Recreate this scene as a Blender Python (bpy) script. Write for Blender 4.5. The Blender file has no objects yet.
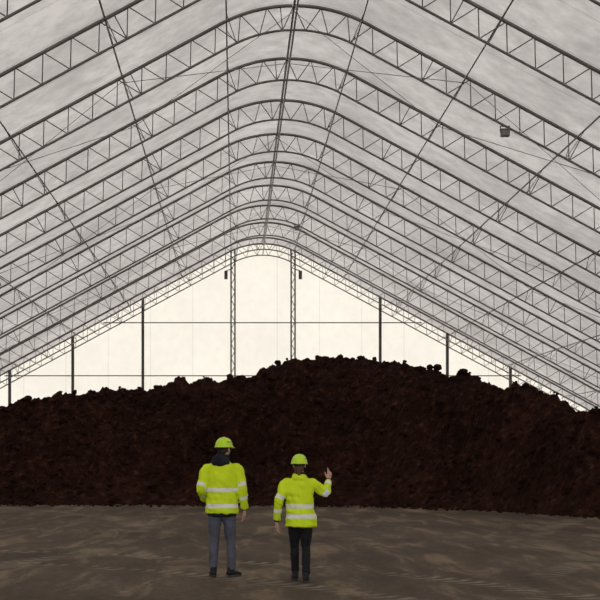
import bpy, bmesh, math, random
import numpy as np
from mathutils import Vector, Matrix, noise
random.seed(7)
scene = bpy.context.scene
try:
    scene.view_settings.view_transform = 'Standard'
except Exception: pass
# ------------------------------------------------------------------ helpers
def new_mat(name):
    m = bpy.data.materials.new(name); m.use_nodes = True
    nt = m.node_tree; nt.nodes.clear()
    out = nt.nodes.new('ShaderNodeOutputMaterial')
    return m, nt, out
def N(nt, t, **kw):
    n = nt.nodes.new(t)
    for k, v in kw.items():
        setattr(n, k, v)
    return n
def ramp(nt, fac, stops):
    r = nt.nodes.new('ShaderNodeValToRGB')
    el = r.color_ramp.elements
    while len(el) < len(stops): el.new(0.5)
    for e, (p, c) in zip(el, stops):
        e.position = p; e.color = (c[0], c[1], c[2], 1)
    nt.links.new(fac, r.inputs['Fac'])
    return r
def simple(name, col, rough=0.6, metal=0.0, bump=0.0, bscale=30, vary=0.15, vscale=8, spec=0.3):
    m, nt, out = new_mat(name)
    p = N(nt, 'ShaderNodeBsdfPrincipled')
    p.inputs['Roughness'].default_value = rough
    p.inputs['Metallic'].default_value = metal
    p.inputs['Specular IOR Level'].default_value = spec
    tc = N(nt, 'ShaderNodeTexCoord')
    ns = N(nt, 'ShaderNodeTexNoise'); ns.inputs['Scale'].default_value = vscale; ns.inputs['Detail'].default_value = 4
    nt.links.new(tc.outputs['Object'], ns.inputs['Vector'])
    lo = [c*(1-vary) for c in col]; hi = [min(1, c*(1+vary)) for c in col]
    r = ramp(nt, ns.outputs['Fac'], [(0.3, lo), (0.7, hi)])
    nt.links.new(r.outputs['Color'], p.inputs['Base Color'])
    if bump:
        nb = N(nt, 'ShaderNodeTexNoise'); nb.inputs['Scale'].default_value = bscale; nb.inputs['Detail'].default_value = 5
        nt.links.new(tc.outputs['Object'], nb.inputs['Vector'])
        b = N(nt, 'ShaderNodeBump'); b.inputs['Strength'].default_value = bump; b.inputs['Distance'].default_value = 0.02
        nt.links.new(nb.outputs['Fac'], b.inputs['Height']); nt.links.new(b.outputs['Normal'], p.inputs['Normal'])
    nt.links.new(p.outputs[0], out.inputs[0])
    return m
def mesh_obj(name, verts, faces, mats=(), smooth=False, link=True):
    me = bpy.data.meshes.new(name)
    me.from_pydata([tuple(v) for v in verts], [], faces)
    me.validate(); me.update()
    for m in mats: me.materials.append(m)
    if smooth: me.polygons.foreach_set('use_smooth', [True]*len(me.polygons))
    ob = bpy.data.objects.new(name, me)
    if link: scene.collection.objects.link(ob)
    return ob
class Buf:
    def __init__(s): s.v = []; s.f = []
    def add(s, v, f):
        o = len(s.v); s.v += [tuple(p) for p in v]; s.f += [tuple(i+o for i in q) for q in f]
    def rod(s, p, q, r, n=6, caps=True):
        p = Vector(p); q = Vector(q); t = (q-p)
        if t.length < 1e-6: return
        t.normalize(); ref = Vector((0, 0, 1)) if abs(t.z) < .9 else Vector((0, 1, 0))
        u = t.cross(ref).normalized(); w = t.cross(u)
        v = []
        for c in (p, q):
            for i in range(n):
                a = 2*math.pi*i/n
                v.append(c+u*(r*math.cos(a))+w*(r*math.sin(a)))
        f = [(i, (i+1) % n, n+(i+1) % n, n+i) for i in range(n)]
        if caps: f += [tuple(range(n-1, -1, -1)), tuple(range(n, 2*n))]
        s.add(v, f)
    def poly(s, pts, r, n=8):
        pts = [Vector(p) for p in pts]; v = []; L = len(pts)
        for k, c in enumerate(pts):
            t = (pts[min(k+1, L-1)]-pts[max(k-1, 0)]).normalized()
            ref = Vector((0, 1, 0)) if abs(t.y) < .9 else Vector((0, 0, 1))
            u = t.cross(ref).normalized(); w = t.cross(u)
            for i in range(n):
                a = 2*math.pi*i/n
                v.append(c+u*(r*math.cos(a))+w*(r*math.sin(a)))
        f = []
        for k in range(L-1):
            for i in range(n):
                j = (i+1) % n
                f.append((k*n+i, k*n+j, (k+1)*n+j, (k+1)*n+i))
        f += [tuple(range(n-1, -1, -1)), tuple(range((L-1)*n, L*n))]
        s.add(v, f)
    def box(s, lo, hi, M=None):
        x0, y0, z0 = lo; x1, y1, z1 = hi
        v = [Vector(p) for p in ((x0,y0,z0),(x1,y0,z0),(x1,y1,z0),(x0,y1,z0),(x0,y0,z1),(x1,y0,z1),(x1,y1,z1),(x0,y1,z1))]
        if M: v = [M @ p for p in v]
        s.add(v, [(0,3,2,1),(4,5,6,7),(0,1,5,4),(1,2,6,5),(2,3,7,6),(3,0,4,7)])

# ------------------------------------------------------------------ hall geometry
XC = 1.7           # ridge line
Y0, Y1 = -7.5, 80.0
R1 = 4.6; TH = math.atan(.54); APEX = 14.65; r2 = 2.5; PX = 19.7
def half_profile(step=0.4):
    out = []
    zc = APEX-R1
    n = 10
    for i in range(n):
        a = TH*i/n
        out.append((R1*math.sin(a), zc+R1*math.cos(a), math.sin(a), math.cos(a)))
    p1 = (R1*math.sin(TH), zc+R1*math.cos(TH)); p2 = (PX, p1[1]-.54*(PX-p1[0]))
    L = math.hypot(p2[0]-p1[0], p2[1]-p1[1]); n = int(L/step)
    for i in range(n):
        t = i/n
        out.append((p1[0]+t*(p2[0]-p1[0]), p1[1]+t*(p2[1]-p1[1]), math.sin(TH), math.cos(TH)))
    cx, cz = p2[0]-r2*math.sin(TH), p2[1]-r2*math.cos(TH)
    n = 10
    for i in range(n+1):
        a = TH+(math.pi/2-TH)*i/n
        out.append((cx+r2*math.sin(a), cz+r2*math.cos(a), math.sin(a), math.cos(a)))
    n = 5
    for i in range(1, n+1):
        out.append((cx+r2, cz*(1-i/n), 1, 0))
    return out
HP = half_profile()
FULL = [(-x, z, -nx, nz) for x, z, nx, nz in HP[:0:-1]]+HP
def roof_z(x):
    x = abs(x)
    for a, b in zip(HP, HP[1:]):
        if a[0] <= x <= b[0] and b[0] > a[0]:
            return a[1]+(b[1]-a[1])*(x-a[0])/(b[0]-a[0])
    return 0
HALFW = HP[-1][0]

steel = simple('galvanised_steel', (0.23, 0.215, 0.205), 0.55, 0.3, vary=.2, vscale=2)
steel_dark = simple('dark_steel', (0.10, 0.095, 0.09), 0.55, 0.2, vary=.2, vscale=2)

D = 0.70
b = Buf()
outer = [Vector((x-nx*.09, 0, z-nz*.09)) for x, z, nx, nz in FULL]
inner = [Vector((x-nx*(D+.09), 0, z-nz*(D+.09))) for x, z, nx, nz in FULL]
for lst in (outer, inner): lst[0].z = 0; lst[-1].z = 0
b.poly(outer, .053, 8); b.poly(inner, .036, 8)
S = [0]
for p, q in zip(FULL, FULL[1:]): S.append(S[-1]+math.hypot(q[0]-p[0], q[1]-p[1]))
tot = S[-1]; npan = int(tot/.8); 
def at(s):
    s = max(0, min(tot, s)); k = np.searchsorted(S, s)-1; k = max(0, min(k, len(S)-2))
    t = (s-S[k])/(S[k+1]-S[k]+1e-9)
    return outer[k].lerp(outer[k+1], t), inner[k].lerp(inner[k+1], t)
for i in range(npan):
    s0 = tot*i/npan; s1 = tot*(i+1)/npan; sm = (s0+s1)/2
    o0 = at(s0)[0]; o1 = at(s1)[0]; im = at(sm)[1]
    b.rod(o0, im, .016, 5); b.rod(im, o1, .016, 5)
    if i % 6 == 3: b.rod(at(sm)[0], im, .016, 5)
truss = mesh_obj('roof_truss', b.v, b.f, [steel], True)
ys = [Y0+.15]+[37.5+5*k for k in range(-8, 9)]+[79.75]
truss.location = (XC, ys[0], 0)
for y in ys[1:]:
    o = bpy.data.objects.new('roof_truss', truss.data); scene.collection.objects.link(o); o.location = (XC, y, 0)

b = Buf()
PUR = [0, -2.0, 2.0, -5.0, 5.0, -8.2, 8.2, -11.5, 11.5, -15, 15, -18.5, 18.5]
for x in PUR:
    z = roof_z(x); k = min(range(len(FULL)), key=lambda i: abs(FULL[i][0]-x)); nx, nz = FULL[k][2], FULL[k][3]
    off = .12
    b.rod((x-nx*off+XC, Y0, z-nz*off), (x-nx*off+XC, Y1-.1, z-nz*off), .026 if x else .04, 6)
    if x == 0:
        b.rod((XC, Y0, z-.79), (XC, Y1-.1, z-.79), .032, 6)
xs = [-18.5, -11.5, -5, 0, 5, 11.5, 18.5]
for bi, y in enumerate(ys[1:-1]):
    if bi % 3 != 2 : continue
    for a, c in zip(xs, xs[1:]):
        za, zc_ = roof_z(a)-.25, roof_z(c)-.25
        for (xa, z1_, xb, z2_) in ((a, za, c, zc_), (c, zc_, a, za)):
            b.rod((xa+XC, y, z1_), (xb+XC, y+5, z2_), .010, 4)
for y in ys[1:-1]:
    for x in PUR[1:]:
        k = min(range(len(FULL)), key=lambda i: abs(FULL[i][0]-x)); X_, z, nx, nz = FULL[k]
        for s in (-1, 1):
            b.rod((x-nx*.79+XC, y, z-nz*.79), (x-nx*.1+XC, y+s*.8, z-nz*.1), .013, 4)
mesh_obj('roof_purlins_and_bracing', b.v, b.f, [steel], True)  # purlins, crossed bracing cables and short braces joined in one mesh

# ------------------------------------------------------------------ fabric skin
def fabric(name, col_t, col_d, mixf, seam_axis='Y', seam=2.5, dirt=0.25, seamdark=.75):
    m, nt, out = new_mat(name)
    tc = N(nt, 'ShaderNodeTexCoord')
    n1 = N(nt, 'ShaderNodeTexNoise'); n1.inputs['Scale'].default_value = .25; n1.inputs['Detail'].default_value = 5; n1.inputs['Roughness'].default_value = .6
    n2 = N(nt, 'ShaderNodeTexNoise'); n2.inputs['Scale'].default_value = 1.7; n2.inputs['Detail'].default_value = 6; n2.inputs['Roughness'].default_value = .65
    nt.links.new(tc.outputs['Object'], n1.inputs['Vector']); nt.links.new(tc.outputs['Object'], n2.inputs['Vector'])
    mix = N(nt, 'ShaderNodeMath', operation='MULTIPLY'); nt.links.new(n1.outputs['Fac'], mix.inputs[0]); nt.links.new(n2.outputs['Fac'], mix.inputs[1])
    r = ramp(nt, mix.outputs[0], [(.12, [1-dirt]*3), (.36, [1, 1, 1])])
    sep = N(nt, 'ShaderNodeSeparateXYZ'); nt.links.new(tc.outputs['Object'], sep.inputs[0])
    md = N(nt, 'ShaderNodeMath', operation='PINGPONG'); md.inputs[1].default_value = seam/2
    nt.links.new(sep.outputs[seam_axis], md.inputs[0])
    lt = N(nt, 'ShaderNodeMath', operation='LESS_THAN'); lt.inputs[1].default_value = .03
    nt.links.new(md.outputs[0], lt.inputs[0])
    sm = N(nt, 'ShaderNodeMix', data_type='RGBA'); sm.inputs[6].default_value = (1, 1, 1, 1); sm.inputs[7].default_value = (seamdark,)*3+(1,)
    nt.links.new(lt.outputs[0], sm.inputs[0])
    mm = N(nt, 'ShaderNodeMix', data_type='RGBA', blend_type='MULTIPLY'); mm.inputs[0].default_value = 1
    nt.links.new(r.outputs['Color'], mm.inputs[6]); nt.links.new(sm.outputs[2], mm.inputs[7])
    t = N(nt, 'ShaderNodeBsdfTranslucent'); d = N(nt, 'ShaderNodeBsdfDiffuse')
    for node, c in ((t, col_t), (d, col_d)):
        q = N(nt, 'ShaderNodeMix', data_type='RGBA', blend_type='MULTIPLY'); q.inputs[0].default_value = 1
        q.inputs[7].default_value = (*c, 1); nt.links.new(mm.outputs[2], q.inputs[6]); nt.links.new(q.outputs[2], node.inputs['Color'])
    ms = N(nt, 'ShaderNodeMixShader'); ms.inputs[0].default_value = mixf
    nt.links.new(t.outputs[0], ms.inputs[1]); nt.links.new(d.outputs[0], ms.inputs[2]); nt.links.new(ms.outputs[0], out.inputs[0])
    return m
roof_mat = fabric('roof_fabric', (.51, .485, .475), (.65, .635, .62), .45, dirt=.34, seamdark=.8)
wall_mat = fabric('gable_fabric', (.83, .80, .735), (.7, .7, .7), .35, seam_axis='X', seam=2.6, dirt=.08, seamdark=.88)

yy = []
for y in np.arange(Y0, Y1+.01, 1.25): yy.append(float(y))
def skin(name, prof, mat):
    v = []; f = []
    for y in yy:
        s = abs(math.sin(math.pi*(y-2.5)/5))
        for x, z, nx, nz in prof: v.append((x+XC-nx*.05*s, y, z-nz*.05*s))
    n = len(prof)
    for j in range(len(yy)-1):
        for i in range(n-1): f.append((j*n+i, j*n+i+1, (j+1)*n+i+1, (j+1)*n+i))
    return mesh_obj(name, v, f, [mat], True)
CUT = 5
skin('ceiling', FULL[CUT:-CUT], roof_mat)
skin('wall_left', FULL[:CUT+1], roof_mat)
skin('wall_right', FULL[-CUT-1:], roof_mat)
v = [(x+XC, Y1, z) for x, z, _, _ in FULL]
v2 = v+[(x+XC, Y1, 0) for x, z, _, _ in FULL]; n = len(v)
f = [(i, i+1, n+i+1, n+i) for i in range(1, n-2)]
f += [(0, 1, n+1), (n-2, n-1, n+n-2)]
mesh_obj('wall_back', v2, f, [wall_mat])
b = Buf()
def gx(px): return (px-235)/16.35
for px, kind in ((73, 0), (143, 0), (233, 1), (293, 1), (380, 0), (447, 0), (10, 0), (510, 0)):
    x = gx(px); top = roof_z(x-XC)-.15
    if kind == 0: b.box((x-.08, 79.3, 0), (x+.08, 79.5, top))
    else:
        for dx in (-.12, .12): b.rod((x+dx, 79.4, 0), (x+dx, 79.4, top), .048, 6)
        z = .3; s = 1
        while z < top-.5:
            b.rod((x-.12*s, 79.4, z), (x+.12*s, 79.4, z+.45), .022, 4); z += .45; s = -s
for z in (9.7, 6.45, 3.2):
    hw = max(x for x, zz, _, _ in FULL if zz > z)
    b.rod((XC-hw+.3, 79.6, z), (XC+hw-.3, 79.6, z), .035, 6)
for px in (226, 300):
    x = gx(px); b.box((x-.10, 79.0, 12.3), (x+.10, 79.2, 12.8)); b.rod((x, 79.15, 12.8), (gx(233 if px < 260 else 293), 79.4, 13.0), .03, 5)
mesh_obj('gable_frame', b.v, b.f, [steel_dark])

conc = simple('concrete', (.28, .27, .25), .9, bump=.3, bscale=8)
for nm, sx in (('baseboard_left', -1), ('baseboard_right', 1)):
    b = Buf(); x0 = XC+sx*(HALFW+.02); x1 = XC+sx*(HALFW+.3)
    b.box((min(x0, x1), Y0, 0), (max(x0, x1), Y1, 1.0)); mesh_obj(nm, b.v, b.f, [conc])

b = Buf(); q = .6
b.box((-.2*q, -.12*q, -.42*q), (.2*q, .12*q, -.1*q)); b.box((-.24*q, -.16*q, -.1*q), (.24*q, .16*q, -.06*q))
b.box((-.17*q, -.15*q, -.38*q), (.17*q, -.12*q, -.14*q)); b.rod((-.22*q, 0, -.25*q), (-.22*q, 0, .05), .015); b.rod((.22*q, 0, -.25*q), (.22*q, 0, .05), .015)
b.rod((-.24*q, 0, .05), (.24*q, 0, .05), .018)
first = None
for (px, py, d) in ((505, 125, 37.5), (297, 221, 67.5)):
    sc = 1300/d; x = (px-235)/sc; xr = x-XC
    k = min(range(len(FULL)), key=lambda i: abs(inner[i].x-xr)); z = inner[k].z
    if first is None: o = mesh_obj('floodlight', b.v, b.f, [steel]); first = o
    else: o = bpy.data.objects.new('floodlight', first.data); scene.collection.objects.link(o)
    o.location = (x, d, z-.05)

# ------------------------------------------------------------------ floor
def floor_mat():
    m, nt, out = new_mat('dirt_floor')
    p = N(nt, 'ShaderNodeBsdfPrincipled'); p.inputs['Roughness'].default_value = .85; p.inputs['Specular IOR Level'].default_value = .25
    tc = N(nt, 'ShaderNodeTexCoord')
    def nz(scale, det=6, rough=.6, sc=(1, 1, 1), rot=0, dist=0):
        mp = N(nt, 'ShaderNodeMapping'); mp.inputs['Scale'].default_value = sc; mp.inputs['Rotation'].default_value = (0, 0, rot)
        nt.links.new(tc.outputs['Object'], mp.inputs['Vector'])
        n = N(nt, 'ShaderNodeTexNoise'); n.inputs['Scale'].default_value = scale; n.inputs['Detail'].default_value = det; n.inputs['Roughness'].default_value = rough; n.inputs['Distortion'].default_value = dist
        nt.links.new(mp.outputs[0], n.inputs['Vector']); return n.outputs['Fac']
    a = nz(.22, 5, .6); c = nz(1.0, 8, .65, (1.6, .35, 1), .25, .6); g = nz(9, 8, .75)
    r1 = ramp(nt, a, [(.35, (.070, .048, .031)), (.65, (.125, .092, .062))])
    r2_ = ramp(nt, c, [(.38, (.72, .70, .67)), (.52, (1, 1, 1)), (.62, (2.0, 1.98, 1.9))])
    r3 = ramp(nt, g, [(.3, (.55, .53, .51)), (.7, (1.4, 1.4, 1.4))])
    m1 = N(nt, 'ShaderNodeMix', data_type='RGBA', blend_type='MULTIPLY'); m1.inputs[0].default_value = 1
    m2 = N(nt, 'ShaderNodeMix', data_type='RGBA', blend_type='MULTIPLY'); m2.inputs[0].default_value = 1
    nt.links.new(r1.outputs[0], m1.inputs[6]); nt.links.new(r2_.outputs[0], m1.inputs[7])
    nt.links.new(m1.outputs[2], m2.inputs[6]); nt.links.new(r3.outputs[0], m2.inputs[7])
    # wheel tracks: curved dusty arcs broken up by noise
    def track(cx, cy, R, wdt, lug):
        mp = N(nt, 'ShaderNodeMapping'); mp.inputs['Location'].default_value = (-cx, -cy, 0); nt.links.new(tc.outputs['Object'], mp.inputs['Vector'])
        ln = N(nt, 'ShaderNodeVectorMath', operation='LENGTH')
        sp = N(nt, 'ShaderNodeSeparateXYZ'); nt.links.new(mp.outputs[0], sp.inputs[0])
        cb = N(nt, 'ShaderNodeCombineXYZ'); nt.links.new(sp.outputs[0], cb.inputs[0]); nt.links.new(sp.outputs[1], cb.inputs[1])
        nt.links.new(cb.outputs[0], ln.inputs[0])
        s1 = N(nt, 'ShaderNodeMath', operation='SUBTRACT'); s1.inputs[1].default_value = R; nt.links.new(ln.outputs['Value'], s1.inputs[0])
        ab = N(nt, 'ShaderNodeMath', operation='ABSOLUTE'); nt.links.new(s1.outputs[0], ab.inputs[0])
        mr_ = N(nt, 'ShaderNodeMapRange'); mr_.inputs[1].default_value = wdt*.6; mr_.inputs[2].default_value = wdt; mr_.inputs[3].default_value = 1; mr_.inputs[4].default_value = 0
        nt.links.new(ab.outputs[0], mr_.inputs[0])
        at_ = N(nt, 'ShaderNodeMath', operation='ARCTAN2'); nt.links.new(sp.outputs[0], at_.inputs[0]); nt.links.new(sp.outputs[1], at_.inputs[1])
        ml = N(nt, 'ShaderNodeMath', operation='MULTIPLY'); ml.inputs[1].default_value = R/lug*6.28; nt.links.new(at_.outputs[0], ml.inputs[0])
        ad = N(nt, 'ShaderNodeMath', operation='MULTIPLY_ADD'); ad.inputs[1].default_value = 9.0; nt.links.new(ab.outputs[0], ad.inputs[0]); nt.links.new(ml.outputs[0], ad.inputs[2])
        sn = N(nt, 'ShaderNodeMath', operation='SINE'); nt.links.new(ad.outputs[0], sn.inputs[0])
        m_1 = N(nt, 'ShaderNodeMapRange'); m_1.inputs[1].default_value = -.2; m_1.inputs[2].default_value = .5; nt.links.new(sn.outputs[0], m_1.inputs[0])
        mu_ = N(nt, 'ShaderNodeMath', operation='MULTIPLY'); nt.links.new(mr_.outputs[0], mu_.inputs[0]); nt.links.new(m_1.outputs[0], mu_.inputs[1]); return mu_.outputs[0]
    tr = None
    for args in ((-9, 8, 12.6, .28, .26), (-9, 8, 14.6, .28, .26), (16, 12, 11.0, .3, .28), (16, 12, 13.0, .3, .28), (30, 20, 24.6, .28, .28), (-22, 26, 20.0, .3, .28)):
        t_ = track(*args)
        if tr is None: tr = t_
        else:
            mx = N(nt, 'ShaderNodeMath', operation='MAXIMUM'); nt.links.new(tr, mx.inputs[0]); nt.links.new(t_, mx.inputs[1]); tr = mx.outputs[0]
    msk = nz(.9, 6, .7)
    mr = ramp(nt, msk, [(.42, (0, 0, 0)), (.56, (1, 1, 1))])
    mu = N(nt, 'ShaderNodeMath', operation='MULTIPLY'); nt.links.new(mr.outputs[0], mu.inputs[0]); nt.links.new(tr, mu.inputs[1])
    mu2 = N(nt, 'ShaderNodeMath', operation='MULTIPLY'); mu2.inputs[1].default_value = .8; nt.links.new(mu.outputs[0], mu2.inputs[0])
    m3 = N(nt, 'ShaderNodeMix', data_type='RGBA'); m3.inputs[7].default_value = (.25, .205, .15, 1)
    nt.links.new(mu2.outputs[0], m3.inputs[0]); nt.links.new(m2.outputs[2], m3.inputs[6])
    nt.links.new(m3.outputs[2], p.inputs['Base Color'])
    bp = N(nt, 'ShaderNodeBump'); bp.inputs['Strength'].default_value = .6; bp.inputs['Distance'].default_value = .03
    nt.links.new(g, bp.inputs['Height']); nt.links.new(bp.outputs[0], p.inputs['Normal'])
    nt.links.new(p.outputs[0], out.inputs[0]); return m
fm = floor_mat()
b = Buf(); b.box((XC-HALFW-.3, Y0-1, -.1), (XC+HALFW+.3, Y1+.3, 0)); mesh_obj('floor', b.v, b.f, [fm])
gm = simple('gravel_ground', (.22, .21, .19), .95, vary=.2, vscale=.5)
b = Buf(); b.box((-200, -200, -.3), (200, 300, -.11)); mesh_obj('ground', b.v, b.f, [gm])

# ------------------------------------------------------------------ peat pile
cx_ = [-21, -12, -8.86, -5.1, -1.3, .2, 1.3, 2.5, 5, 6.2, 7.3, 7.8, 8.4, 9.45, 10.4, 14, 23]
cz_ = [2.7, 3.2, 3.3, 3.9, 4.3, 4.4, 4.8, 5.1, 5.25, 4.95, 4.1, 4.2, 3.75, 3.2, 2.75, 2.3, 2.0]
bx_ = [-21, 0, 3, 5.1, 7.1, 9.2, 12, 16, 23]
by_ = [42.3, 41.7, 41.2, 40.0, 37.8, 33.4, 30, 27.5, 26]
def height(X, d):
    C = float(np.interp(X, cx_, cz_)); B = float(np.interp(X, bx_, by_))
    n1 = noise.noise(Vector((X*.35, d*.35, 1.3)))
    n2 = noise.noise(Vector((X*1.1, d*1.1, 7.3)))
    n3 = noise.noise(Vector((X*3.1, d*3.1, 3.3)))
    n4 = noise.noise(Vector((X*7.0, d*7.0, 5.3)))
    s = d-B+.5*n1+.3*n2
    run = C/.68; t = s/run
    if t < 0: return -.06-.05*min(1, -t)
    if t < .8: g = t
    elif t < 1.3: u = (t-.8)/.5; g = .8+.2*(2*u-u*u)
    else: g = 1
    h = C*g
    if t > 1.3: h -= .09*(s-1.3*run)
    k = min(1, t*4)
    h += k*(.22*n1+.27*n2+.20*(abs(n3)*2-.5)+.10*(abs(n4)*2-.5))
    return h
gxs = np.arange(XC-HALFW+.15, XC+HALFW-.15, .115)
gys = np.concatenate([np.arange(24.5, 53, .115), np.arange(53, 79, .45)])
verts = []; 
for d in gys:
    for X in gxs: 
        h = height(X, d)
        verts.append((X, d, max(h, -.09)))
nx_ = len(gxs); faces = []
for j in range(len(gys)-1):
    for i in range(nx_-1):
        a = j*nx_+i; q = (a, a+1, a+nx_+1, a+nx_)
        if max(verts[k][2] for k in q) > -.055: faces.append(q)
bmt = bmesh.new(); bmesh.ops.create_icosphere(bmt, subdivisions=2, radius=1)
ico_v = [v.co.copy() for v in bmt.verts]; ico_f = [tuple(v.index for v in f.verts) for f in bmt.faces]; bmt.free()
def clod(x, y, z, r):
    o = len(verts); s = random.random()*100
    ax = [random.uniform(.7, 1.3) for _ in range(3)]
    for c in ico_v:
        k = 1+.45*noise.noise(c*1.7+Vector((s, s, s)))
        verts.append((x+c.x*r*k*ax[0], y+c.y*r*k*ax[1], z+c.z*r*k*ax[2]*.8))
    for f_ in ico_f: faces.append(tuple(i+o for i in f_))
for _ in range(3000):
    X = random.uniform(-13, 16); B = float(np.interp(X, bx_, by_)); C = float(np.interp(X, cx_, cz_))
    s = random.random()**.9*C/.68*1.35; d = B+s+.1
    h = height(X, d)
    if h < 0: continue
    r = random.choice((.035, .04, .05, .06, .07, .09, .11)) * random.uniform(.8, 1.3)
    clod(X, d, h+.1*r, r)
for _ in range(700):
    X = random.uniform(-13, 12); B = float(np.interp(X, bx_, by_)); d = B-abs(random.gauss(0, .7))
    r = random.uniform(.02, .06); clod(X, d, r*.3, r)
def peat():
    m, nt, out = new_mat('peat')
    p = N(nt, 'ShaderNodeBsdfPrincipled'); p.inputs['Roughness'].default_value = .95; p.inputs['Specular IOR Level'].default_value = .06
    tc = N(nt, 'ShaderNodeTexCoord')
    n1 = N(nt, 'ShaderNodeTexNoise'); n1.inputs['Scale'].default_value = 4; n1.inputs['Detail'].default_value = 10; n1.inputs['Roughness'].default_value = .75
    n2 = N(nt, 'ShaderNodeTexNoise'); n2.inputs['Scale'].default_value = .5; n2.inputs['Detail'].default_value = 4
    for n in (n1, n2): nt.links.new(tc.outputs['Object'], n.inputs['Vector'])
    r = ramp(nt, n1.outputs['Fac'], [(.36, (.011, .0048, .0036)), (.56, (.034, .0135, .0085)), (.70, (.105, .045, .027))])
    r2_ = ramp(nt, n2.outputs['Fac'], [(.35, (.7, .7, .7)), (.65, (1.25, 1.2, 1.2))])
    q = N(nt, 'ShaderNodeMix', data_type='RGBA', blend_type='MULTIPLY'); q.inputs[0].default_value = 1
    nt.links.new(r.outputs[0], q.inputs[6]); nt.links.new(r2_.outputs[0], q.inputs[7]); nt.links.new(q.outputs[2], p.inputs['Base Color'])
    bp = N(nt, 'ShaderNodeBump'); bp.inputs['Strength'].default_value = 1; bp.inputs['Distance'].default_value = .08
    nt.links.new(n1.outputs['Fac'], bp.inputs['Height']); nt.links.new(bp.outputs[0], p.inputs['Normal'])
    nt.links.new(p.outputs[0], out.inputs[0]); return m
pile = mesh_obj('peat_pile', verts, faces, [peat()], False)

# ------------------------------------------------------------------ people
def ellipsoid(c, r, M=None, nu=20, nv=12):
    v = []; f = []
    c = Vector(c)
    def P(p): 
        q = Vector((p[0]*r[0], p[1]*r[1], p[2]*r[2]))
        return c+(M @ q if M else q)
    v.append(P((0, 0, -1)))
    for j in range(1, nv):
        a = -math.pi/2+math.pi*j/nv
        for i in range(nu):
            t = 2*math.pi*i/nu; v.append(P((math.cos(a)*math.cos(t), math.cos(a)*math.sin(t), math.sin(a))))
    v.append(P((0, 0, 1))); L = len(v)-1
    for i in range(nu):
        k = (i+1) % nu; f.append((0, 1+k, 1+i)); f.append((L, L-nu+i, L-nu+k))
        for j in range(nv-2):
            o = 1+j*nu; f.append((o+i, o+k, o+nu+k, o+nu+i))
    return v, f
def tube(pts, rad, ref=(1, 0, 0), n=20, sub=5, cap=(1, 1)):
    pts = [Vector(p) for p in pts]; rad = [r if isinstance(r, tuple) else (r, r) for r in rad]
    P = []; Rr = []
    L = len(pts)
    for i in range(L-1):
        p0, p1, p2, p3 = pts[max(i-1, 0)], pts[i], pts[i+1], pts[min(i+2, L-1)]
        for s in range(sub):
            t = s/sub
            q = .5*((2*p1)+(p2-p0)*t+(2*p0-5*p1+4*p2-p3)*t*t+(3*p1-p0-3*p2+p3)*t**3)
            P.append(q); Rr.append(tuple(rad[i][k]*(1-t)+rad[i+1][k]*t for k in (0, 1)))
    P.append(pts[-1]); Rr.append(rad[-1])
    T = [(P[min(i+1, len(P)-1)]-P[max(i-1, 0)]).normalized() for i in range(len(P))]
    rings = []
    def capr(idx, sgn, k):
        e = min(Rr[idx])*k; o = []
        for a in (75, 50, 25):
            a = math.radians(a); o.append((P[idx]+T[idx]*sgn*e*math.sin(a), tuple(x*math.cos(a) for x in Rr[idx]), T[idx]))
        return o
    if cap[0]: rings += capr(0, -1, cap[0])
    rings += list(zip(P, Rr, T))
    if cap[1]: rings += capr(-1, 1, cap[1])[::-1]
    v = []; f = []; ref = Vector(ref)
    for c, r, t in rings:
        u = (ref-t*ref.dot(t)).normalized(); w = t.cross(u)
        for i in range(n):
            a = 2*math.pi*i/n; v.append(c+u*(r[0]*math.cos(a))+w*(r[1]*math.sin(a)))
    for k in range(len(rings)-1):
        for i in range(n):
            j = (i+1) % n; f.append((k*n+i, k*n+j, (k+1)*n+j, (k+1)*n+i))
    f.append(tuple(range(n-1, -1, -1))); f.append(tuple(range((len(rings)-1)*n, len(rings)*n)))
    return v, f
def fuse(parts, voxel, mat, smooth_it=4, wr=0, wscale=9, bandfn=None, folds=0):
    bb = Buf()
    for v, f in parts: bb.add(v, f)
    o = mesh_obj('tmp', bb.v, bb.f)
    m = o.modifiers.new('r', 'REMESH'); m.mode = 'VOXEL'; m.voxel_size = voxel
    if smooth_it:
        s = o.modifiers.new('s', 'SMOOTH'); s.factor = .5; s.iterations = smooth_it
    dg = bpy.context.evaluated_depsgraph_get(); me = bpy.data.meshes.new_from_object(o.evaluated_get(dg))
    old = o.data; o.modifiers.clear(); o.data = me; bpy.data.meshes.remove(old)
    if wr or folds:
        nn = [v.normal.copy() for v in me.vertices]
        for v, nrm in zip(me.vertices, nn):
            c = v.co; k = 0
            if wr:
                k += wr*(noise.noise(Vector((c.x*wscale, c.y*wscale, c.z*wscale*1.8)))+.5*noise.noise(c*wscale*2.6))
            if folds:   # creases: ridged noise, stretched diagonally like hanging cloth
                wz = noise.noise(Vector((c.x*3, c.y*3, c.z*3+9)))*.15
                q1 = noise.noise(Vector((c.x*9+c.z*3, c.y*8, (c.z+wz)*4.5)))
                q2 = noise.noise(Vector((c.x*5, c.y*5+4, (c.z+wz)*15+c.x*8)))
                k += folds*((abs(q1)*2.2-.6)*1.0+(abs(q2)*2.2-.6)*.6)
            v.co = c+nrm*k
    if bandfn:
        at_ = me.attributes.new('band', 'FLOAT', 'POINT')
        at_.data.foreach_set('value', [bandfn(v.co) for v in me.vertices])
    me.materials.clear(); me.materials.append(mat)
    me.polygons.foreach_set('use_smooth', [True]*len(me.polygons)); me.update()
    return o
def raw(parts, mat, smooth=True):
    bb = Buf()
    for v, f in parts: bb.add(v, f)
    return mesh_obj('tmp', bb.v, bb.f, [mat], smooth)

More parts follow.
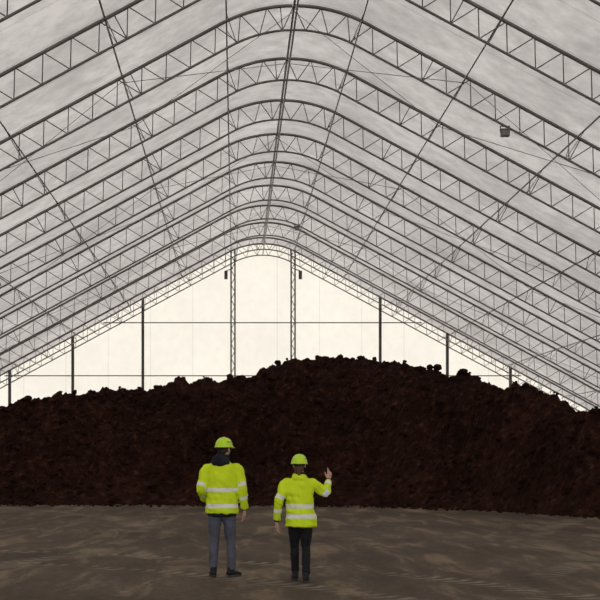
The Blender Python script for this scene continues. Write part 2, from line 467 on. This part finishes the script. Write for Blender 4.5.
def hivis():
    m, nt, out = new_mat('hi_vis_fabric')
    p = N(nt, 'ShaderNodeBsdfPrincipled'); p.inputs['Specular IOR Level'].default_value = .2
    at_ = N(nt, 'ShaderNodeAttribute', attribute_name='band')
    lt = N(nt, 'ShaderNodeMath', operation='LESS_THAN'); lt.inputs[1].default_value = 0; nt.links.new(at_.outputs['Fac'], lt.inputs[0])
    tc = N(nt, 'ShaderNodeTexCoord'); ns = N(nt, 'ShaderNodeTexNoise'); ns.inputs['Scale'].default_value = 5; ns.inputs['Detail'].default_value = 2
    nt.links.new(tc.outputs['Object'], ns.inputs['Vector'])
    r = ramp(nt, ns.outputs['Fac'], [(.3, (.58, .74, .014)), (.7, (.69, .88, .024))])
    q = N(nt, 'ShaderNodeMix', data_type='RGBA'); q.inputs[7].default_value = (.78, .8, .8, 1)
    nt.links.new(lt.outputs[0], q.inputs[0]); nt.links.new(r.outputs[0], q.inputs[6]); nt.links.new(q.outputs[2], p.inputs['Base Color'])
    rr = N(nt, 'ShaderNodeMapRange'); rr.inputs[3].default_value = .75; rr.inputs[4].default_value = .35; nt.links.new(lt.outputs[0], rr.inputs[0]); nt.links.new(rr.outputs[0], p.inputs['Roughness'])
    nt.links.new(p.outputs[0], out.inputs[0]); return m
HV = hivis()
HELM = simple('helmet_plastic', (.52, .78, .02), .35, vary=.05, spec=.5)
NAVY = simple('navy_fabric', (.012, .014, .022), .9, vary=.2)
GREY = simple('grey_trouser_fabric', (.085, .088, .115), .9, vary=.2, bump=.3)
BLACK = simple('black_trouser_fabric', (.010, .010, .012), .85, vary=.2)
SHOE = simple('shoe_leather', (.010, .010, .010), .6, vary=.2)
SOLE = simple('shoe_sole', (.05, .05, .05), .8)
SKIN = simple('skin', (.52, .30, .22), .55, vary=.08)
HAIRB = simple('brown_hair', (.10, .05, .028), .7, vary=.3, vscale=60)
HAIRD = simple('dark_hair', (.035, .022, .015), .7, vary=.3, vscale=60)
EYE = simple('eye', (.75, .75, .75), .3, vary=.02); IRIS = simple('iris', (.03, .03, .03), .3)
LIP = simple('lips', (.42, .16, .13), .5)

def hand(wrist, along, palm, side, curls, k=1.0):
    z = Vector(along).normalized(); y = Vector(palm); y = (y-z*y.dot(z)).normalized(); x = y.cross(z)*side
    W = Vector(wrist)
    def T(p): return W+x*(p[0]*k)+y*(p[1]*k)+z*(p[2]*k)
    parts = [tube([T((0, 0, -.03)), T((0, 0, .0)), T((.002, 0, .04)), T((.0, .0, .085))], [(.026*k, .02*k), (.027*k, .018*k), (.038*k, .016*k), (.040*k, .012*k)], ref=x, n=16, cap=(.5, .5))]
    for i, (fx, L, c) in enumerate(zip((.029, .010, -.010, -.029), (.076, .084, .078, .062), curls)):
        p = Vector((fx, 0, .082)); a = .1; pts = [Vector((fx*.9, 0, .06)), p.copy()]
        for s in (.45, .32, .23):
            a += c; d = Vector((fx*.35*(1 if c < .5 else 0), math.sin(a), math.cos(a))).normalized(); p = p+d*L*s; pts.append(p.copy())
        parts.append(tube([T(q) for q in pts], [.0095*k, .0095*k, .0088*k, .008*k, .0068*k], ref=x, n=10, sub=3, cap=(1, 1)))
    pts = [(.022, .002, .015), (.042, .010, .038), (.055, .018, .064), (.058, .028, .088)]
    parts.append(tube([T(q) for q in pts], [.014*k, .0125*k, .0105*k, .008*k], ref=x, n=10, sub=3))
    return fuse(parts, .0035, SKIN, 2)
def Rz(a): return Matrix.Rotation(a, 3, 'Z')
def head(c, yaw, pitch, hair, pony, neck_base, k=1.0):
    c = Vector(c); M = Rz(yaw) @ Matrix.Rotation(pitch, 3, 'X')
    def T(p): return c+M @ (Vector(p)*k)
    def E(p, r, Q=None): return ellipsoid(T(p), [q*k for q in r], (M @ Q) if Q else M)
    obs = []
    parts = [E((0, -.01, .025), (.074, .094, .09)), E((0, .022, -.045), (.058, .068, .070)), E((0, .062, -.088), (.024, .022, .02)),
             tube([T((0, .082, .015)), T((0, .098, -.012)), T((0, .108, -.03))], [.009*k, .011*k, .014*k], ref=M @ Vector((1, 0, 0)), n=10),
             E((-.013, .092, -.034), (.010, .011, .009)), E((.013, .092, -.034), (.010, .011, .009)),
             E((-.045, .062, -.02), (.022, .022, .02)), E((.045, .062, -.02), (.022, .022, .02)),
             E((0, .080, .030), (.052, .014, .011)),
             E((0, .082, -.062), (.026, .013, .012)),
             tube([Vector(neck_base), T((0, -.02, -.05))], [.062*k, .056*k])]
    for s in (-1, 1):
        parts.append(E((s*.078, -.008, -.012), (.009, .02, .031))); parts.append(E((s*.082, -.012, .004), (.009, .016, .014)))
    obs.append(fuse(parts, .006, SKIN, 3))
    for s in (-1, 1):
        obs.append(raw([E((s*.031, .078, .004), (.014, .012, .010))], EYE))
        obs.append(raw([E((s*.031, .0885, .004), (.006, .003, .006))], IRIS))
        obs.append(raw([tube([T((s*.015, .093, .028)), T((s*.032, .092, .032)), T((s*.048, .080, .026))], [.004*k]*3, n=8)], hair))
    obs.append(raw([E((0, .094, -.056), (.022, .006, .0045)), E((0, .093, -.066), (.019, .007, .005))], LIP))
    hp = [E((0, -.022, .02), (.081, .092, .094)), E((0, -.055, -.035), (.062, .048, .055))]
    for s in (-1, 1): hp.append(E((s*.072, .022, .005), (.010, .02, .04)))
    if pony:
        hp.append(tube([T((0, -.10, -.02)), T((.004, -.125, -.045)), T((.006, -.125, -.10)), T((.004, -.11, -.16))], [.02*k, .03*k, .026*k, .010*k]))
        hp.append(E((0, -.06, -.055), (.066, .05, .055)))
    obs.append(fuse(hp, .007, hair, 2, .004, 40))
    v = []; f = []; nu = 40
    prof = []
    for j in range(0, 13):
        a = math.pi/2*j/12; prof.append((math.cos(a)**.85, math.sin(a)))
    HX, HY = .108, .136
    def hp_(rx, ry, rz, z0):
        rows = []
        for cr, sz in prof[:-1]:
            row = []
            for i in range(nu):
                t = 2*math.pi*i/nu; x, y = math.cos(t), math.sin(t)
                rib = 1+.045*math.exp(-(x*cr/.13)**2)*(sz) + .025*math.exp(-((abs(x*cr)-.42)/.08)**2)*sz
                row.append(T((rx*cr*x, -.008+ry*cr*y, z0+rz*sz*rib)))
            rows.append(row)
        return rows
    rows = hp_(HX, HY, .118, .028)
    def brim(ext, z):
        row = []
        for i in range(nu):
            t = 2*math.pi*i/nu; x, y = math.cos(t), math.sin(t)
            e = ext*(.008+.044*max(0, y)**1.5)
            row.append(T((x*(HX+e*.7), -.008+y*(HY+e), z-.012*max(0, y))))
        return row
    allrows = [[T((.093*math.cos(2*math.pi*i/nu), -.008+.118*math.sin(2*math.pi*i/nu), .024)) for i in range(nu)], brim(1, .014), brim(1.15, .020), brim(.9, .026)]+rows
    for r_ in allrows: v += r_
    for k_ in range(len(allrows)-1):
        for i in range(nu):
            j = (i+1) % nu; f.append((k_*nu+i, k_*nu+j, (k_+1)*nu+j, (k_+1)*nu+i))
    v.append(T((0, -.008, .028+.118*1.045))); top = len(v)-1; o = (len(allrows)-1)*nu
    for i in range(nu): f.append((o+i, o+(i+1) % nu, top))
    f.append(tuple(range(nu-1, -1, -1)))
    obs.append(raw([(v, f)], HELM))
    obs.append(raw([E((0, -.128, -.004), (.030, .012, .014)), tube([T((-.085, -.05, .02)), T((-.06, -.105, .0)), T((0, -.125, -.004)), T((.06, -.105, .0)), T((.085, -.05, .02))], [.007*k]*5, ref=(0, 0, 1), n=8)]
        + [tube([T((s*.088, .015, .02)), T((s*.078, .03, -.05)), T((s*.03, .06, -.105)), T((0, .07, -.112))], [.004*k]*4, n=6) for s in (-1, 1)], NAVY))
    obs.append(raw([E((s*.092, yq, .085), (.010, .016, .006)) for s in (-1, 1) for yq in (-.06, -.01, .04)], NAVY))
    return obs
def shoe(ankle, toe_dir, k=1.0, pitch=0):
    a = Vector(ankle); d = Vector(toe_dir).normalized(); side = d.cross(Vector((0, 0, 1))).normalized(); up = side.cross(d)
    def T(p): return Vector((a.x, a.y, 0))+side*p[0]*k+d*p[1]*k+up*p[2]*k + Vector((0, 0, a.z))
    up_ = [tube([T((0, -.075, .055)), T((0, -.02, .062)), T((0, .06, .052)), T((0, .13, .042)), T((0, .175, .036))], [(.036*k, .042*k), (.038*k, .046*k), (.042*k, .038*k), (.045*k, .028*k), (.034*k, .02*k)], ref=side, cap=(.6, .8)),
           tube([T((0, -.035, .05)), T((0, -.03, .13))], [(.042*k, .05*k), (.045*k, .05*k)], ref=side, cap=(.3, .2))]
    o1 = fuse(up_, .007, SHOE, 3)
    v = []; f = []; n = 28
    for z, g in ((0, .96), (.006, 1), (.024, 1), (.03, .95)):
        for i in range(n):
            t = 2*math.pi*i/n; y = math.sin(t); x = math.cos(t)
            w = .040+.009*math.sin(max(0, y)*2.2)
            v.append(T((x*w*g, .05+y*.15*g, z)))
    for kk in range(3):
        for i in range(n):
            j = (i+1) % n; f.append((kk*n+i, kk*n+j, (kk+1)*n+j, (kk+1)*n+i))
    f.append(tuple(range(n-1, -1, -1))); f.append(tuple(range(3*n, 4*n)))
    return [o1, raw([(v, f)], SOLE)]

def seg_param(p, pts):
    best = (1e9, 0); acc = 0
    for a, c in zip(pts, pts[1:]):
        ab = c-a; L = ab.length; t = max(0, min(1, (p-a).dot(ab)/(L*L))); dist = (p-(a+ab*t)).length
        if dist < best[0]: best = (dist, acc+t*L)
        acc += L
    return best
def person(P):
    obs = []
    rings = P['torso']
    torso = tube([(x, y, z) for z, a, b_, x, y in rings], [(a, b_) for z, a, b_, x, y in rings], cap=(.15, .2), n=28)
    parts = [torso]
    arms = []
    for side in ('L', 'R'):
        pts = [Vector(p) for p in P['arm'+side]]; arms.append(pts)
        w = P['armw']
        root = Vector((pts[0].x*.55, pts[0].y, pts[0].z+.02))
        mid1 = pts[0].lerp(pts[1], .5); mid2 = pts[1].lerp(pts[2], .5)
        parts.append(tube([root, pts[0], mid1, pts[1], mid2, pts[2]], [w*.8, w*.88, w*.88, w*.78, w*.72, w*.60], ref=(0, 1, 0), cap=(.5, .12)))
    tz = np.array([r[0] for r in rings]); ta = np.array([r[1] for r in rings]); tb = np.array([r[2] for r in rings]); tx = np.array([r[3] for r in rings]); ty = np.array([r[4] for r in rings])
    def band(c):
        a = np.interp(c.z, tz, ta); bb_ = np.interp(c.z, tz, tb); x0 = np.interp(c.z, tz, tx); y0 = np.interp(c.z, tz, ty)
        e = ((c.x-x0)/a)**2+((c.y-y0)/bb_)**2
        if e > 1.25:
            pr = [seg_param(c, A) for A in arms]; d_, s = min(pr)
            return min(min(abs(s-q) for q in P['armbands'])-.024, .05)
        v_ = min(abs(c.z-q) for q in P['bands'])-.026
        return min(v_, .05)
    parts += P.get('jacket_extra', [])
    obs.append(fuse(parts, .009, HV, 4, .003, 9, band, folds=.010))
    for A in arms:
        d_ = (A[2]-A[1]).normalized()
        obs.append(fuse([tube([A[2]-d_*.02, A[2]+d_*.02], [.034, .032], cap=(.2, .2), ref=(0, 1, 0))], .006, NAVY, 1))
    tp = []
    hz = P['hipz']; hx = P['hipx']; hy = P.get('hipy', 0)
    tp.append(tube([(hx, hy, hz-.08), (hx, hy, hz), (hx, hy, hz+.1)], [(P['hipw']*.82, .10), (P['hipw'], .115), (P['hipw']*.9, .11)], n=28, cap=(.6, .3)))
    for side in ('L', 'R'):
        h_, k_, a_ = [Vector(p) for p in P['leg'+side]]; lw = P['legw']
        tp.append(tube([h_, h_.lerp(k_, .5), k_, k_.lerp(a_, .45)+Vector((0, -.012, 0)), a_], [lw, lw*.86, lw*.66, lw*.64, lw*.54], ref=(1, 0, 0), cap=(.6, .1)))
    obs.append(fuse(tp, .010, P['pants'], 4, .003, 10, folds=.007))
    for s, d_ in zip(P['shoes'], P['shoedirs']): obs += shoe(s, d_, P['k'])
    obs += head(P['head'], P['yaw'], P.get('pitch', 0), P['hair'], P['pony'], P['neck'], P['k'])
    for h_ in P['hands']: obs.append(hand(*h_))
    for prt, vox, mt in P.get('extra', []): obs.append(fuse(prt, vox, mt, 3, .004, 14))
    bpy.ops.object.select_all(action='DESELECT')
    for o in obs: o.select_set(True)
    bpy.context.view_layer.objects.active = obs[0]
    bpy.ops.object.join()
    o = bpy.context.view_layer.objects.active; o.name = 'construction_worker'; o.data.name = 'construction_worker'
    return o

man = dict(k=1.0,
    torso=[(.84, .215, .15, .0, 0), (.92, .22, .152, .0, 0), (1.05, .205, .145, 0, 0), (1.2, .21, .148, 0, -.005), (1.34, .215, .145, 0, -.01), (1.43, .19, .125, 0, -.01), (1.49, .13, .095, 0, 0), (1.54, .088, .085, 0, .005)],
    armL=[(-.205, 0, 1.405), (-.275, -.03, 1.16), (-.235, .20, 1.02)], armR=[(.205, 0, 1.405), (.265, -.03, 1.15), (.295, .05, .90)],
    armw=.083, armbands=(.20, .37), bands=(1.145, .935),
    hipz=.90, hipx=.0, hipw=.165, legw=.100, legL=[(-.09, 0, .86), (-.105, .03, .50), (-.115, 0, .10)], legR=[(.09, 0, .86), (.115, .03, .50), (.13, -.02, .10)],
    pants=GREY, shoes=[(-.115, 0.01, 0), (.13, 0.0, 0)], shoedirs=[(-.12, 1, 0), (.75, 1, 0)],
    head=(.03, .01, 1.685), yaw=-.55, hair=HAIRD, pony=False, neck=(0, 0, 1.50),
    hands=[((-.225, .225, 1.01), (.55, .7, -.15), (0, -.2, 1), 1, (.5, .55, .6, .65)), ((.298, .06, .875), (.02, .12, -1), (-1, .1, 0), 1, (.25, .3, .35, .4))],
    extra=[([ellipsoid((-.02, -.085, 1.51), (.125, .065, .075), Matrix.Rotation(.25, 3, 'X')), tube([(-.0, 0, 1.47), (0, 0, 1.54), (.005, .0, 1.60)], [(.12, .10), (.098, .098), (.092, .094)], cap=(.2, .2), n=24),
             ellipsoid((-.03, -.10, 1.555), (.10, .045, .05))], .009, NAVY),
           ([tube([(0, 0, .80), (0, 0, .88)], [(.19, .138), (.195, .142)], cap=(.1, .1), n=24)], .01, NAVY)])
woman = dict(k=.93,
    torso=[(.70, .205, .145, .02, 0), (.78, .20, .145, .02, 0), (.92, .175, .13, .01, 0), (1.05, .175, .13, 0, 0), (1.17, .185, .13, 0, -.005), (1.255, .165, .115, 0, -.005), (1.31, .11, .085, 0, 0), (1.355, .08, .08, 0, .005)],
    armL=[(-.18, 0, 1.235), (-.265, -.03, 1.01), (-.285, .05, .78)], armR=[(.18, 0, 1.235), (.325, .07, 1.12), (.385, .20, 1.27)],
    armw=.074, armbands=(.18, .35), bands=(.955, .83),
    hipz=.78, hipx=.01, hipw=.155, legw=.088, legL=[(-.07, .02, .75), (-.055, .14, .45), (-.045, .20, .11)], legR=[(.085, .0, .75), (.085, .05, .43), (.075, -.10, .11)],
    pants=BLACK, shoes=[(-.045, .21, 0), (.075, -.09, 0)], shoedirs=[(-.1, 1, 0), (.15, 1, 0)],
    head=(0, .015, 1.475), yaw=-.15, pitch=0, hair=HAIRB, pony=True, neck=(0, 0, 1.31),
    hands=[((-.287, .06, .755), (-.03, .12, -1), (1, .1, 0), -1, (.25, .3, .35, .4), .93), ((.388, .212, 1.292), (.12, .25, 1), (-.5, .8, -.1), -1, (.05, .25, .45, .6), .93)],
    jacket_extra=[ellipsoid((0, -.07, 1.31), (.10, .055, .055), Matrix.Rotation(.25, 3, 'X'))],
    extra=[([tube([(0, .0, 1.30), (0, .0, 1.375)], [(.083, .083), (.076, .078)], cap=(.2, .2), n=24)], .009, NAVY)])
m_ = person(man); m_.location = ((222-235)/76.2, 17.05, .0)
w_ = person(woman); w_.location = ((300-235)/80, 16.4, .0)

# ------------------------------------------------------------------ light
w = bpy.data.worlds.new('sky'); scene.world = w; w.use_nodes = True
bg = w.node_tree.nodes['Background']; bg.inputs[0].default_value = (1, .985, .96, 1); bg.inputs[1].default_value = 1.95
sun = bpy.data.lights.new('sun', 'SUN'); sun.energy = 1.7; sun.angle = math.radians(10); sun.color = (1, .95, .87)
so = bpy.data.objects.new('sun', sun); scene.collection.objects.link(so)
so.rotation_euler = Vector((.12, -1, -.35)).to_track_quat('-Z', 'Y').to_euler(); so.location = (0, 120, 60)

cam = bpy.data.cameras.new('camera'); co = bpy.data.objects.new('camera', cam); scene.collection.objects.link(co)
co.location = (0, 0, 1.6); co.rotation_euler = (math.pi/2, 0, 0)
cam.sensor_width = 36; cam.lens = 78; cam.shift_x = 65/600; cam.shift_y = 155/600; cam.clip_end = 500
scene.camera = co
